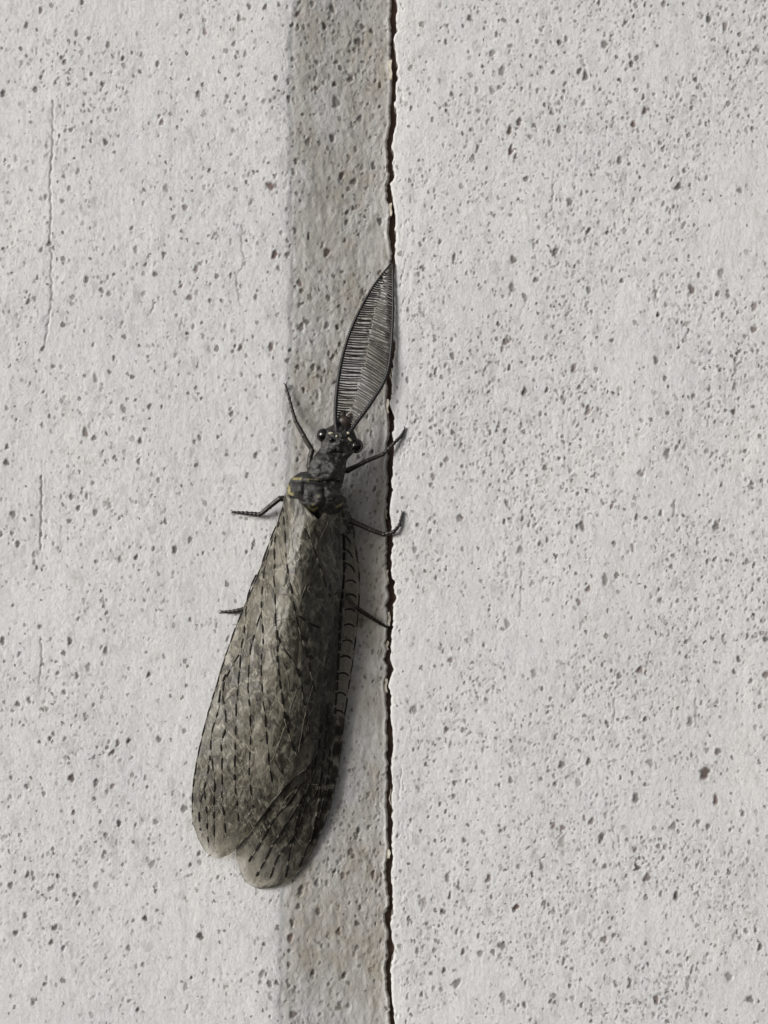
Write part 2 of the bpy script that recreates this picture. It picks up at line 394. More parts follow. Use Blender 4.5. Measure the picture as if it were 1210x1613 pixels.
FINE = 0.096
zs = axis(-85, -53, 53, 85, FINE)
PYZ = 806.5 - zs / S
def board(side):
    if side == 'left':
        xs = axis(-70, -39.5, 0.0, 0.0, FINE)
        xs = np.r_[xs, np.linspace(0.0, 1.0, 9)[:]]       # last columns are warped onto the crack edge
    else:
        xs = np.r_[np.linspace(0.2, 1.2, 9), axis(1.3, 1.3, 39.5, 70, FINE)]
    xs = np.unique(xs)
    H, R, B = wear_fields(xs, zs, side)
    GX, GZ = np.meshgrid(xs, zs); PY = 806.5 - GZ / S
    cc = X(crack_c(PYZ)) + .07 * vnoise(zs, zs * 0, .9, 1, 43); half = .235 + .06 * vnoise(zs, zs * 0, 2.2, 1, 40) + .03 * vnoise(zs, zs * 0, .6, 1, 41)
    G = np.zeros_like(GX)
    if side == 'left':
        edge = (cc - half + edge_wob(zs, 21))[:, None]
        x_end = xs[-1]; x_a = -2.0
        t = np.clip((GX - x_a) / (x_end - x_a), 0, 1)
        GX = GX + (edge - x_end) * t ** 1.5
        crest = X(crest_c(PYZ))[:, None] + .22 * vnoise(GZ, GZ * 0, 2.5, 1, 31) + .12 * vnoise(GZ, GZ * 0, .8, 1, 32)
        s = np.clip((GX - crest) / (cc[:, None] - crest), -5, 1.2)
        slope = DEPTH / (cc[:, None] - crest)
        u = GX - crest
        rr = .65
        soft = np.where(u > 0, 1, 0) * 0 + rr * np.log1p(np.exp(np.clip(u / rr, -30, 30)))     # rounded crest
        base = -slope * soft
        # a first small step down where the paint rolls over the crest
        base -= .07 * smooth01((u + .15) / .55)
        e = np.clip((edge - GX), 0, 5)
        lip = np.exp(-((e - .2) / .16) ** 2)
        base += .06 * lip * (1 + .5 * vnoise(GX, GZ, .5, 1.3, 51))
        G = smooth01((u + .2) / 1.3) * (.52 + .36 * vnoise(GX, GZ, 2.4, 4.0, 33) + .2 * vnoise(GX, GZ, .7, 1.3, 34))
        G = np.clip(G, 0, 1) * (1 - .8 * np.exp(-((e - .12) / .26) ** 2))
        H = H + base + smooth01(u / .8) * (.03 * vnoise(GX, GZ, .5, .9, 35) + .02 * vnoise(GX, GZ, .28, .5, 36))
        back = np.exp(-(e / .10) ** 2)
        H -= .12 * back
    else:
        edge = (cc + half + edge_wob(zs, 25))[:, None]
        x0 = xs[0]; x_b = 3.2
        t = np.clip((x_b - GX) / (x_b - x0), 0, 1)
        GX = GX + (edge - x0) * t ** 1.5
        e = np.clip(GX - edge, 0, 5)
        H -= .10 * np.exp(-(e / .12) ** 2) + .06 * np.exp(-(e / .9) ** 2)
        fade = smooth01((e - .25) / 2.0)
        H = H * 1; R *= (.25 + .75 * fade)
        G = .10 * np.exp(-(e / .35) ** 2) + .06 * np.clip(vnoise(GX, GZ, 6, 9, 37), 0, 1)
    V = np.stack([GX, -H, GZ], -1)
    cols = np.stack([R, G, B], -1)
    # side face running down into the crack
    steps = [.04, .5, 1.5, 3.0, 5.0]
    ext = []; ec = []
    j = -1 if side == 'left' else 0
    for d in steps:
        q = V[:, j].copy(); q[:, 1] += d
        q[:, 0] += (-1 if side == 'left' else 1) * .02 * d + min(d, 1) * .05 * vnoise(zs, zs * 0 + d, .7, 1, 61)
        ext.append(q); c = cols[:, j].copy(); c[:, 0] = np.maximum(c[:, 0], .75 + 0 * zs) if d > .4 else c[:, 0]; c[:, 1] = .9; ec.append(c)
    if side == 'left':
        V = np.concatenate([V] + [q[:, None] for q in ext], 1); cols = np.concatenate([cols] + [c[:, None] for c in ec], 1)
    else:
        V = np.concatenate([q[:, None] for q in ext[::-1]] + [V], 1); cols = np.concatenate([c[:, None] for c in ec[::-1]] + [cols], 1)
    nr, nc = V.shape[:2]
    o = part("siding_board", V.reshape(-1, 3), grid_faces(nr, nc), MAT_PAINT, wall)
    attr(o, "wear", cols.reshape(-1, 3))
    o["label"] = ("left siding board with bevelled grimy edge" if side == 'left' else "right siding board, flat and speckled")
    return o
board('left'); board('right')

# dark wood seen at the bottom of the crack
bz = np.linspace(-85, 85, 120); bx = np.linspace(-2, 3.5, 12)
BXg, BZg = np.meshgrid(bx, bz)
part("backing_strip", np.stack([BXg, 3.75 + .15 * vnoise(BXg, BZg, .8, 2, 71), BZg], -1).reshape(-1, 3), grid_faces(120, 12), MAT_GAP, wall)

# loose paint flakes hanging at the crack
def flake(px, py, w, l, h, curl, tilt):
    n, m = 7, 9; V = []
    for i in range(m):
        for k in range(n):
            u = k / (n - 1) - .5; v = i / (m - 1) - .5
            ww = w * (1 - 1.3 * v * v) * (1 + .25 * math.sin(7 * v + px))
            x = u * ww; z = v * l
            hh = h + curl * u * u * 4 + tilt * u + .05 * math.sin(9 * v + py)
            V.append(np.array(P(px, py, hh)) + np.array([x + .06 * math.sin(8 * v + py), 0, z]))
    f = part("paint_flake", V, grid_faces(m, n), MAT_FLAKE, wall)
    md = f.modifiers.new("thickness", 'SOLIDIFY'); md.thickness = .00006
    return f
for a in [(614.5, 110, .30, 2.0, -2.6, .1, .5), (608, 908, .40, 1.3, -3.2, .15, .6), (609, 1017, .3, .9, -3.3, .1, .5), (613, 975, .2, 1.4, -2.9, .1, .3),
          (617, 1256, .25, 1.6, -.5, .1, -.4), (612, 1345, .3, .9, -3.0, .1, .3), (615, 330, .25, 1.3, -3.0, .1, .4), (610, 640, .25, 1.4, -3.0, .1, .4),
          (607, 810, .28, 1.0, -3.2, .1, .4), (618, 590, .22, 1.2, -1.0, .1, -.3), (608, 1080, .22, 1.4, -3.0, .1, .3)]:
    flake(*a)

# ================================================================== the fishfly
ORIGIN = np.array(P(500, 780, 0.0))
fly = bpy.data.objects.new("fishfly", None); scene.collection.objects.link(fly)
fly.location = ORIGIN * .001
fly["label"] = "grey-brown fishfly with comb-like antennae resting head up over the wall groove"
fly["category"] = "insect"

# ---- materials
def chitin():
    M = Mat("dark_chitin"); v = M.coords(); a = M.attr("mark")
    f = M.noise(v, 1.3, 5, .65); g = M.noise(v, 3.5, 3)
    c = M.ramp(f, [(.4, (.006, .0057, .005)), (.52, (.013, .0125, .011)), (.66, (.045, .043, .039))])
    c = M.mix(a[2], c, M.ramp(g, [(.3, (.035, .035, .033)), (.7, (.10, .10, .096))]))
    c = M.mix(a[0], c, M.ramp(g, [(.3, (.16, .14, .06)), (.7, (.29, .255, .125))]))
    c = M.mix(a[1], c, (.012, .011, .010))
    M.l(c, M.b.inputs["Base Color"]); M.b.inputs["Roughness"].default_value = .5
    M.l(M.bump(M.noise(v, 5, 4, .7), .08), M.b.inputs["Normal"]); return M.m
MAT_BODY = chitin()
MAT_EYE = simple_mat("eye_black", (.004, .004, .004), (.008, .007, .006), 3, .12, .6, .002)
MAT_PALE = simple_mat("pale_chitin", (.32, .30, .20), (.45, .43, .33), 3, .4)
MAT_LEG = simple_mat("leg_chitin", (.010, .008, .007), (.024, .018, .014), 2.5, .42)
MAT_ANT = simple_mat("antenna_chitin", (.007, .007, .007), (.016, .015, .014), 3, .45)
MAT_TOOTH = simple_mat("antenna_tooth", (.020, .019, .017), (.055, .052, .047), 2, .38, .6)
MAT_MOUTH = simple_mat("brown_mouthpart", (.014, .010, .008), (.04, .027, .02), 2, .4)
MAT_VEIN_D = simple_mat("dark_vein", (.008, .007, .006), (.018, .015, .012), 3, .65, .2)
MAT_VEIN_P = simple_mat("pale_vein", (.11, .10, .08), (.22, .20, .16), 1.2, .6, .2)
MAT_HAIR = simple_mat("pale_hair", (.10, .095, .085), (.16, .155, .14), 3, .5)

def membrane():
    """attribute 'tone': R clearness, G dark patch, B pale patch"""
    M = Mat("wing_membrane"); v = M.coords(); a = M.attr("tone")
    warp = M.n("ShaderNodeMapping"); warp.inputs["Rotation"].default_value = (0, math.radians(20), 0)
    warp.inputs["Scale"].default_value = (1000, 1000, 330)
    tc = M.n("ShaderNodeTexCoord"); M.l(tc.outputs["Object"], warp.inputs["Vector"])
    nz = M.n("ShaderNodeTexNoise"); nz.inputs["Scale"].default_value = .5; M.l(warp.outputs[0], nz.inputs["Vector"])
    vm = M.n("ShaderNodeVectorMath", operation='MULTIPLY_ADD'); vm.inputs[1].default_value = (1.6, 1.6, 1.6)
    M.l(nz.outputs["Color"], vm.inputs[0]); M.l(warp.outputs[0], vm.inputs[2])
    vo = M.n("ShaderNodeTexVoronoi", feature='F1'); vo.inputs["Scale"].default_value = .75; M.l(vm.outputs[0], vo.inputs["Vector"])
    sp = M.n("ShaderNodeSeparateColor"); M.l(vo.outputs["Color"], sp.inputs[0])
    ve = M.n("ShaderNodeTexVoronoi", feature='DISTANCE_TO_EDGE'); ve.inputs["Scale"].default_value = .75; M.l(vm.outputs[0], ve.inputs["Vector"])
    f = M.noise(v, .8, 5, .65); st = M.noise(M.coords((1, 1, .25)), 2.4, 4, .6)
    c = M.ramp(f, [(.34, (.030, .026, .019)), (.5, (.092, .083, .063)), (.64, (.20, .188, .152))])
    c = M.mix(.5, c, M.ramp(sp.outputs[0], [(0, (.037, .031, .023)), (.5, (.10, .091, .07)), (1, (.23, .215, .175))]))
    c = M.mix(M.ramp(st, [(.48, (0, 0, 0)), (.66, (.7,) * 3)]), c, (.045, .041, .034))
    c = M.mix(M.ramp(ve.outputs["Distance"], [(.0, (.42,) * 3), (.05, (0, 0, 0))]), c, (.24, .225, .18))
    for rot, sc_, colr, w_, amt in ((28, .7, (.27, .255, .205), .022, .85), (-38, .65, (.25, .235, .19), .02, .8), (15, .9, (.014, .012, .010), .036, .7), (-22, 1.1, (.016, .014, .011), .03, .62), (35, 1.6, (.24, .225, .18), .022, .6)):
        mp2 = M.n("ShaderNodeMapping"); mp2.inputs["Rotation"].default_value = (0, math.radians(rot), 0); mp2.inputs["Location"].default_value = (rot, 0, sc_ * 7)
        mp2.inputs["Scale"].default_value = (1000, 1000, 1000); M.l(tc.outputs["Object"], mp2.inputs["Vector"])
        m3 = M.n("ShaderNodeMapping"); m3.inputs["Scale"].default_value = (1, .3, .22); M.l(mp2.outputs[0], m3.inputs["Vector"])
        q = M.math('ABSOLUTE', M.math('SUBTRACT', M.noise(m3.outputs[0], sc_, 2, .5), .5))
        gate = M.ramp(M.noise(v, .9 + .1 * sc_, 2), [(.45, (0, 0, 0)), (.53, (1, 1, 1))])
        ln = M.math('MULTIPLY', M.ramp(q, [(w_ * .4, (amt,) * 3), (w_, (0, 0, 0))]), gate)
        c = M.mix(ln, c, colr)
    c = M.mix(a[2], c, M.ramp(st, [(.3, (.27, .255, .215)), (.7, (.42, .40, .345))]))
    c = M.mix(a[1], c, (.014, .012, .010))
    M.l(c, M.b.inputs["Base Color"])
    M.b.inputs["Roughness"].default_value = .38; M.b.inputs["Specular IOR Level"].default_value = .36
    b1 = M.bump(ve.outputs["Distance"], .16, .5); b2 = M.bump(st, .05, .8, b1); M.l(M.bump(M.noise(v, 1.6, 4), .07, .8, b2), M.b.inputs["Normal"])
    tr = M.n("ShaderNodeBsdfTransparent"); tr.inputs["Color"].default_value = (.97, .955, .92, 1)
    mx = M.n("ShaderNodeMixShader"); out = M.t.nodes["Material Output"]
    M.l(a[0], mx.inputs[0]); M.l(M.b.outputs[0], mx.inputs[1]); M.l(tr.outputs[0], mx.inputs[2]); M.l(mx.outputs[0], out.inputs["Surface"])
    return M.m
MAT_WING = membrane()

# ---- body: one continuous lofted surface, head to abdomen tip
ST = [  # px, py, height of axis, half width mm, half height mm
(543, 664, 1.0, .25, .3), (542, 670, 1.2, .85, .6), (540, 677, 1.4, 1.25, .85), (537.5, 685, 1.5, 1.72, 1.0), (535, 693, 1.5, 1.84, 1.08), (532, 701, 1.5, 1.78, 1.08),
(529, 708, 1.5, 1.60, 1.10), (526.5, 714, 1.45, 1.42, 1.0), (524, 719, 1.5, 1.48, 1.05), (520, 728, 1.6, 1.66, 1.2), (516, 739, 1.65, 1.78, 1.3), (513, 748, 1.65, 1.86, 1.3), (511, 754, 1.6, 1.86, 1.2),
(509, 758, 1.5, 1.9, 1.2), (506, 763, 1.5, 2.45, 1.45), (503, 770, 1.55, 2.92, 1.65), (500, 778, 1.6, 3.02, 1.75), (497, 788, 1.6, 2.95, 1.75), (495, 797, 1.5, 2.55, 1.6), (493, 806, 1.25, 2.1, 1.35), (491, 818, 1.0, 1.8, 1.2),
(487, 850, 1.1, 2.1, 1.3), (480, 920, .9, 2.0, 1.2), (472, 1000, .8, 1.8, 1.1), (464, 1080, .7, 1.4, .9), (459, 1130, .6, .9, .6), (457, 1150, .55, .2, .2)]
sa = np.array(ST); yy = sa[:, 1]
yr = np.r_[np.arange(664, 830, 1.0), np.arange(830, 1151, 6.0)]
cols5 = [np.interp(yr, yy, sa[:, k]) for k in (0, 2, 3, 4)]
ker = np.array([1, 2, 3, 2, 1.]) / 9
for q in cols5: q[2:-2] = np.convolve(q, ker, 'same')[2:-2]
cx, ch, hw, hh = cols5
NB = 132; BV = []; BPX = []
for i, y in enumerate(yr):
    j0, j1 = max(0, i - 3), min(len(yr) - 1, i + 3)
    tx, ty = cx[j1] - cx[j0], yr[j1] - yr[j0]
    nrm = math.hypot(tx, ty); nx, ny = ty / nrm, -tx / nrm      # across-body direction in photo pixels
    for k in range(NB):
        w = 2 * math.pi * k / NB
        a = math.cos(w) * hw[i] / S; b = math.sin(w)
        px, py = cx[i] + nx * a, y + ny * a
        BPX.append((px, py, ch[i] + b * hh[i], math.cos(w), b, i))
BPX = np.array(BPX)
px, py, hB, cw, sw = BPX[:, 0], BPX[:, 1], BPX[:, 2].copy(), BPX[:, 3], BPX[:, 4]
up = np.clip(sw, 0, 1)
def gs(x, y, rx, ry, rot=0.0):
    c, s_ = math.cos(rot), math.sin(rot); dx, dy = px - x, py - y
    return np.exp(-((dx * c + dy * s_) / rx) ** 2 - ((-dx * s_ + dy * c) / ry) ** 2)
dh = np.zeros(len(px))
for x, y, rx, ry, a in [(492, 733, 8, 8, .12), (528, 742, 12, 9, .25), (506, 737, 5, 10, -.15), (543, 735, 6, 12, -.1),
                        (470, 770, 9, 9, .45), (496, 768, 11, 8, .35), (524, 775, 12, 10, .5), (483, 781, 8, 9, .3), (503, 785, 7, 9, .3), (491, 797, 9, 6, .4),
                        (509, 759, 30, 2.5, -.45), (511, 778, 2.5, 14, -.3), (479, 775, 2.5, 14, -.3), (527, 714, 24, 2.5, -.25),
                        (522, 692, 5, 4, .18), (536, 698, 8, 6, .15), (530, 708, 3, 5, -.2), (540, 686, 4, 4, .15), (456, 766, 6, 8, .4), (545, 781, 6, 8, .35),
                        (501, 818, 4, 16, -.35), (520, 822, 9, 13, .3), (470, 820, 9, 14, .3)]:
    dh += a * gs(x, y, rx, ry)
dh += .11 * vnoise(px * S, py * S, .42, .42, 81) + .06 * vnoise(px * S, py * S, .18, .18, 82)
hB += dh * up
yel = np.zeros(len(px)); drk = np.zeros(len(px)); gry = np.zeros(len(px))
for x, y, rx, ry, r in [(499, 757, 10, 2.6, .08), (540, 773, 5, 2.4, .5), (454, 768, 2.6, 7, -.25), (456, 778, 5, 3, 0), (536, 794, 8, 3, -.65), (491, 801, 10, 3.2, .35), (493, 795, 4, 4, 0),
                        (470, 754, 6, 1.8, .1), (503, 781, 2, 4, .3)]:
    yel = np.maximum(yel, .5 * gs(x, y, rx, ry, r))
for x, y, rx, ry, r in [(524, 708, 3.5, 6, .2), (522, 693, 6, 3.5, -.2), (536, 697, 6, 4, 0), (466, 762, 7, 6, 0), (500, 764, 20, 3, .15), (528, 787, 16, 8, 0), (479, 789, 3, 14, -.5), (489, 782, 4, 3, 0),
                        (503, 789, 2, 5, .2), (536, 765, 10, 10, 0), (520, 749, 14, 9, .3), (545, 740, 5, 14, .1), (511, 715, 18, 2, .25), (545, 790, 5, 12, 0), (548, 702, 8, 9, 0), (510, 742, 4, 8, .4)]:
    drk = np.maximum(drk, gs(x, y, rx, ry, r))
for x, y, rx, ry, r in [(497, 730, 12, 9, 0), (510, 704, 10, 10, 0), (474, 770, 7, 5, .5), (481, 791, 5, 4, 0), (507, 783, 5, 7, -.3), (513, 768, 10, 2.2, -.2), (495, 747, 4, 6, .4), (520, 735, 8, 8, 0)]:
    gry = np.maximum(gry, .8 * gs(x, y, rx, ry, r))
nz = vnoise(px * S, py * S, .4, .4, 83)
def stroke(pts, w):
    g = np.zeros(len(px))
    for a_, b_ in resample(pts, 1.2): g = np.maximum(g, gs(a_, b_, w, w))
    return g
for pts in ([(468, 758), (482, 756), (496, 760), (506, 762)], [(499, 770), (508, 767), (517, 766), (524, 763)], [(499, 789), (502, 781), (507, 778), (511, 783), (513, 791)], [(474, 764), (481, 772), (480, 782), (484, 790)],
            [(489, 742), (494, 748), (502, 746)], [(515, 728), (520, 735), (517, 744)], [(503, 728), (497, 736), (500, 742)], [(524, 771), (531, 776), (536, 784)], [(513, 701), (520, 703), (527, 700)], [(541, 690), (547, 695), (546, 704)]):
    gry = np.maximum(gry, stroke(pts, 2.0) * 1.2)
for pts in ([(511, 714), (524, 717), (538, 722)], [(488, 757), (505, 759), (520, 763), (540, 770)], [(466, 762), (472, 775), (478, 792)], [(520, 766), (518, 780), (524, 796)], [(507, 727), (506, 738), (504, 750)], [(533, 730), (530, 742), (527, 753)], [(490, 776), (488, 786), (494, 790)]):
    drk = np.maximum(drk, stroke(pts, 2.2) * 1.1)
for pts in ([(456, 767), (455, 775), (461, 779)], [(482, 796), (487, 802), (496, 803), (500, 799)], [(530, 799), (538, 794), (543, 788)], [(486, 756), (504, 758)], [(533, 769), (541, 775)], [(462, 754), (474, 754)], [(453, 762), (456, 772)]):
    yel = np.maximum(yel, stroke(pts, 2.3) * .95)
yel, drk, gry = [w_ * smooth01((q + .12 * nz - .28) / .3) for q, w_ in ((yel, 1), (drk, 1), (gry, .75))]
BV = np.array([P(a, b, c) for a, b, c in zip(px, py, hB)])
nr = len(yr)
BF = []
for i in range(nr - 1):
    for k in range(NB):
        BF.append((i*NB + k, i*NB + (k+1) % NB, (i+1)*NB + (k+1) % NB, (i+1)*NB + k))
BF += [tuple(range(NB))[::-1], tuple((nr - 1) * NB + k for k in range(NB))]
body = part("body", BV, BF, MAT_BODY, fly, ORIGIN)
attr(body, "mark", np.stack([yel, drk, gry], 1))

# short pale hairs on head, pronotum and thorax
mb = MB(); rh = random.Random(5)
cand = [i for i in range(len(px)) if sw[i] > .25 and 676 < py[i] < 812]
for i in rh.sample(cand, 420):
    p0 = BV[i]; dirv = np.array([rh.uniform(-.5, .5) + .6 * cw[i], -rh.uniform(.3, 1), rh.uniform(-.3, .9)]); dirv /= np.linalg.norm(dirv)
    l = rh.uniform(.18, .42)
    mb.add(*tube([p0 - .03 * dirv, p0 + .5 * l * dirv, p0 + l * dirv + np.array([0, .05, .06])], [.013, .010, .004], 3, False))
hair = mb.build("hair", [MAT_HAIR], fly, ORIGIN); hair["kind"] = "stuff"

# eyes, ocelli, mouthparts
AX = math.radians(18)
HA = np.array([[math.cos(AX), 0, -math.sin(AX)], [0, 1, 0], [math.sin(AX), 0, math.cos(AX)]])
for (ex, ey, r) in [(508.5, 685.5, (.64, .66, .68)), (562, 702.5, (.69, .70, .73))]:
    part("eye", *ellipsoid(P(ex + (1 if ex < 530 else -1), ey, 1.6), r, HA, 32, 20), MAT_EYE, fly, ORIGIN)
for (ex, ey) in [(522, 692), (535.5, 697.5), (539, 688)]:
    part("ocellus", *ellipsoid(P(ex, ey, 2.72), (.2, .2, .2), HA, 16, 10), MAT_EYE, fly, ORIGIN)
for (ex, ey, a, b, rt) in [(521.5, 682.5, .26, .13, 0), (530.5, 687, .12, .14, 0), (549, 682, .17, .15, .4), (551, 692, .30, .12, .7), (526, 699, .07, .1, 0)]:
    c, s_ = math.cos(rt), math.sin(rt)
    part("pale_spot", *ellipsoid(P(ex, ey, 2.55 - abs(ex - 536) * .012), (a, .14, b), [[c, 0, -s_], [0, 1, 0], [s_, 0, c]], 14, 10), MAT_PALE, fly, ORIGIN)
part("labrum", *ellipsoid(P(544, 664, 1.55), (.72, .35, .55), HA, 24, 14), MAT_MOUTH, fly, ORIGIN)
for s_ in (-1, 1):
    part("mandible", *ellipsoid(P(545 + s_ * 6, 657 + s_ * 2, 1.3), (.36, .28, .55), HA, 18, 12), MAT_MOUTH, fly, ORIGIN)

# ---- antennae (rachis plus two dense combs)
ANT_L = [(531, 681), (529, 666), (528.5, 648), (530, 622), (534, 590), (540, 560), (550, 527), (563, 496), (580, 464), (598, 437), (612, 420), (617, 413)]
ANT_R = [(550, 683), (556, 674), (566, 660), (578, 644), (592, 623), (604, 603), (611, 584), (615, 560), (617.5, 530), (619, 495), (619.5, 460), (619, 430), (618, 415)]
MID = poly([(410, 616), (425, 611), (450, 601), (490, 589), (530, 583), (560, 577), (590, 570), (620, 561), (650, 551), (672, 543)])
def ant_h(y): return np.interp(y, [410, 450, 560, 660, 685], [.14, .16, .55, 1.8, 2.3])
def antenna(path, side):
    q = resample(path, 1.1)
    pts = [P(a, b, float(ant_h(b))) for a, b in q]
    n = len(pts); t = np.linspace(0, 1, n)
    r = (.205 - .105 * t ** 1.1) * (1 + .10 * np.sin(np.arange(n) * 1.6))
    r[:8] *= np.linspace(1.5, 1, 8)
    o = part("antenna", *tube(pts, r, 8), MAT_ANT, fly, ORIGIN)
    mb = MB()
    d = np.r_[0, np.cumsum(np.linalg.norm(np.diff(q, axis=0), axis=1))]
    rt = random.Random(3 + side)
    for s in np.arange(16, d[-1] - 4, 3.9):
        a = np.interp(s, d, q[:, 0]); b = np.interp(s, d, q[:, 1])
        if side < 0:     # reaches right, almost level
            y1 = b + rt.uniform(-1.3, 1.3) + 2
            x1 = float(MID(y1)) - .5 + rt.uniform(-2.5, 2)
        else:            # reaches up and left
            k = .62 if b > 560 else .45
            y1 = b - k * max(0, a - float(MID(b - 18))) + rt.uniform(-1.5, 1.5)
            x1 = float(MID(y1)) + .5 + rt.uniform(-2, 2.5)
        if abs(x1 - a) < 3 or (x1 - a) * side > 0: continue
        h0 = float(ant_h(b)); hm = h0 - .25 + rt.uniform(-.12, .12); h1 = h0 - .55 + rt.uniform(-.2, .15)
        mx, my = (a + x1) / 2, (b + y1) / 2 + rt.uniform(-.8, .8) - side * 0.5
        c = resample([P(a, b, h0), P(mx, my, hm), P(x1, y1, h1)], .3)
        mb.add(*tube(c, np.linspace(.092, .062, len(c)), 5, False))
    comb = mb.build("comb", [MAT_TOOTH], o, (0, 0, 0))
    comb.data.transform(__import__("mathutils").Matrix.Translation(-Vector(ORIGIN * .001)))
    comb["kind"] = "stuff"
antenna(ANT_L, -1); antenna(ANT_R, 1)

# ---- legs
def leg(path, radii, tarsus_from):
    """path: px, py, h ; one continuous jointed leg"""
    pts = []; rad = []
    for i in range(len(path) - 1):
        a, b = np.array(P(*path[i])), np.array(P(*path[i + 1]))
        L = np.linalg.norm(b - a); n = max(4, int(L / .07))
        for k in range(n):
            t = k / n
            r = (radii[i] * (1 - t) + radii[i + 1] * t) * .88
            r *= 1 + (.22 * math.exp(-(t / .08) ** 2)) * (i > 0) + .10 * math.sin(math.pi * t)
            if i >= tarsus_from: r *= 1 + .12 * math.sin(t * L * 16)
            pts.append(a + (b - a) * t); rad.append(r)
    pts.append(np.array(P(*path[-1]))); rad.append(radii[-1])
    pts = np.array(pts); k = np.array([1, 2, 3, 2, 1.]) / 9
    ps = pts.copy()
    for c in range(3): ps[2:-2, c] = np.convolve(pts[:, c], k, 'valid')
    mb = MB(); mb.add(*tube(ps, rad, 10))
    # two claws
    e = ps[-1]; t = ps[-1] - ps[-5]; t /= np.linalg.norm(t); sd = np.cross(t, [0, 1, 0]); sd /= np.linalg.norm(sd) + 1e-9
    for s_ in (-1, 1):
        mb.add(*tube([e - .05 * t, e + .16 * t + s_ * .12 * sd, e + .24 * t + s_ * .20 * sd + np.array([0, .14, 0])], [.055, .04, .012], 6))
    # bristles
    rl = random.Random(int(path[0][0]))
    for _ in range(46):
        i = rl.randrange(6, len(ps) - 3); w = rl.uniform(0, 6.28); tt = ps[i + 1] - ps[i - 1]; tt /= np.linalg.norm(tt)
        a = np.cross(tt, [.3, .8, .2]); a /= np.linalg.norm(a); b = np.cross(tt, a)
        dv = math.cos(w) * a + math.sin(w) * b + .5 * tt
        mb.add(*tube([ps[i], ps[i] + dv * (rad[i] + .12)], [.016, .005], 3, False))
    o = mb.build("leg", [MAT_LEG], fly, ORIGIN)
F0 = lambda x, y, r: floor_h(x, y) + r
leg([(507, 742, .8), (488, 736, .9), (489, 718, 1.0), (492, 710, 1.0), (479, 687, .9), (466, 664, .7), (461, 648, .35), (456, 628, .16), (450, 606, .14)], [.38, .34, .28, .25, .23, .2, .17, .15, .1], 5)
leg([(530, 740, .6), (548, 741, .3), (558, 736, .2), (580, 725, .35), (603, 716, .5), (620, 699, .42), (632, 687, .2), (637.5, 676, .15)], [.36, .32, .24, .22, .2, .17, .15, .1], 4)
leg([(480, 790, .4), (450, 786, .9), (441, 785, 1.1), (425, 798, .9), (410, 810.5, .55), (390, 808.5, .3), (367, 806.5, .15)], [.4, .36, .27, .25, .23, .19, .11], 4)
leg([(525, 800, .2), (552, 820, .1), (562, 824.5, .1), (583, 834, .15), (604, 842, .2), (620, 838, .45), (629, 828, .3), (634, 808, .15)], [.4, .32, .27, .25, .23, .19, .17, .11], 4)
leg([(470, 900, .0), (430, 940, .3), (395, 957, .55), (376, 961, .45), (363, 963.5, .28), (349, 963.5, .15)], [.38, .3, .25, .2, .17, .11], 3)
leg([(520, 900, -.6), (545, 938, -.9), (556, 953, -1.2), (570, 963, -1.5), (584, 972, -1.9), (598, 981, -2.6), (612, 989.5, -3.3)], [.38, .3, .25, .23, .21, .18, .12], 4)

# ---- wings
ridge = poly([(770, 495), (820, 482), (880, 466), (930, 460), (1000, 453), (1100, 446), (1200, 440), (1300, 425), (1400, 420)])
ridge_h = poly([(770, 3.7), (820, 4.3), (900, 4.8), (1000, 4.7), (1100, 4.1), (1200, 3.2), (1300, 2.1), (1360, 1.3), (1400, .8)])
Lm = poly([(770, 453), (780, 448), (800, 444), (815, 440), (850, 425), (890, 411), (925, 398), (960, 382), (1000, 366), (1050, 349), (1090, 337), (1130, 325), (1170, 315), (1210, 307), (1245, 302.5),
           (1275, 301.5), (1300, 305), (1320, 312), (1338, 321), (1347, 329), (1352, 337)])
Mm = poly([(770, 461), (780, 468), (800, 481), (815, 497), (830, 522), (850, 533), (880, 540), (920, 540), (960, 532), (1000, 519), (1060, 510), (1120, 504), (1170, 498), (1205, 488), (1222, 468), (1235, 452), (1262, 430), (1303, 400), (1338, 372), (1347, 360), (1352, 345)])
Rm = poly([(788, 544), (800, 549), (812, 554), (830, 557), (860, 561), (882, 564), (905, 567), (934, 567), (979, 564), (1009, 561), (1053, 555), (1090, 549), (1130, 544), (1170, 539), (1210, 533), (1240, 528), (1270, 521),
           (1300, 511), (1325, 500), (1345, 490), (1365, 477), (1380, 463), (1392, 446), (1398, 430), (1400, 415)])
Rl = poly([(788, 533), (800, 522), (812, 508), (830, 490), (900, 470), (1000, 455), (1100, 448), (1200, 430), (1280, 400), (1335, 371), (1350, 372), (1362, 375.5), (1378, 381), (1388, 387), (1396, 397), (1400, 408)])
Lc = poly([(770, 453), (780, 448), (800, 444), (815, 440), (890, 411), (960, 382), (1050, 349), (1130, 325), (1210, 307), (1275, 301.5), (1330, 303), (1400, 330)])

def wing_h(x, y):
    """the roof with its ridge softly rounded"""
    x = np.asarray(x, float); w = 26 * np.clip(np.minimum(x - Lc(y), Rm(y) - x) / 30, 0, 1)
    return sum(g * roof(x + o * w, y) for o, g in ((-1, .15), (-.5, .22), (0, .26), (.5, .22), (1, .15)))

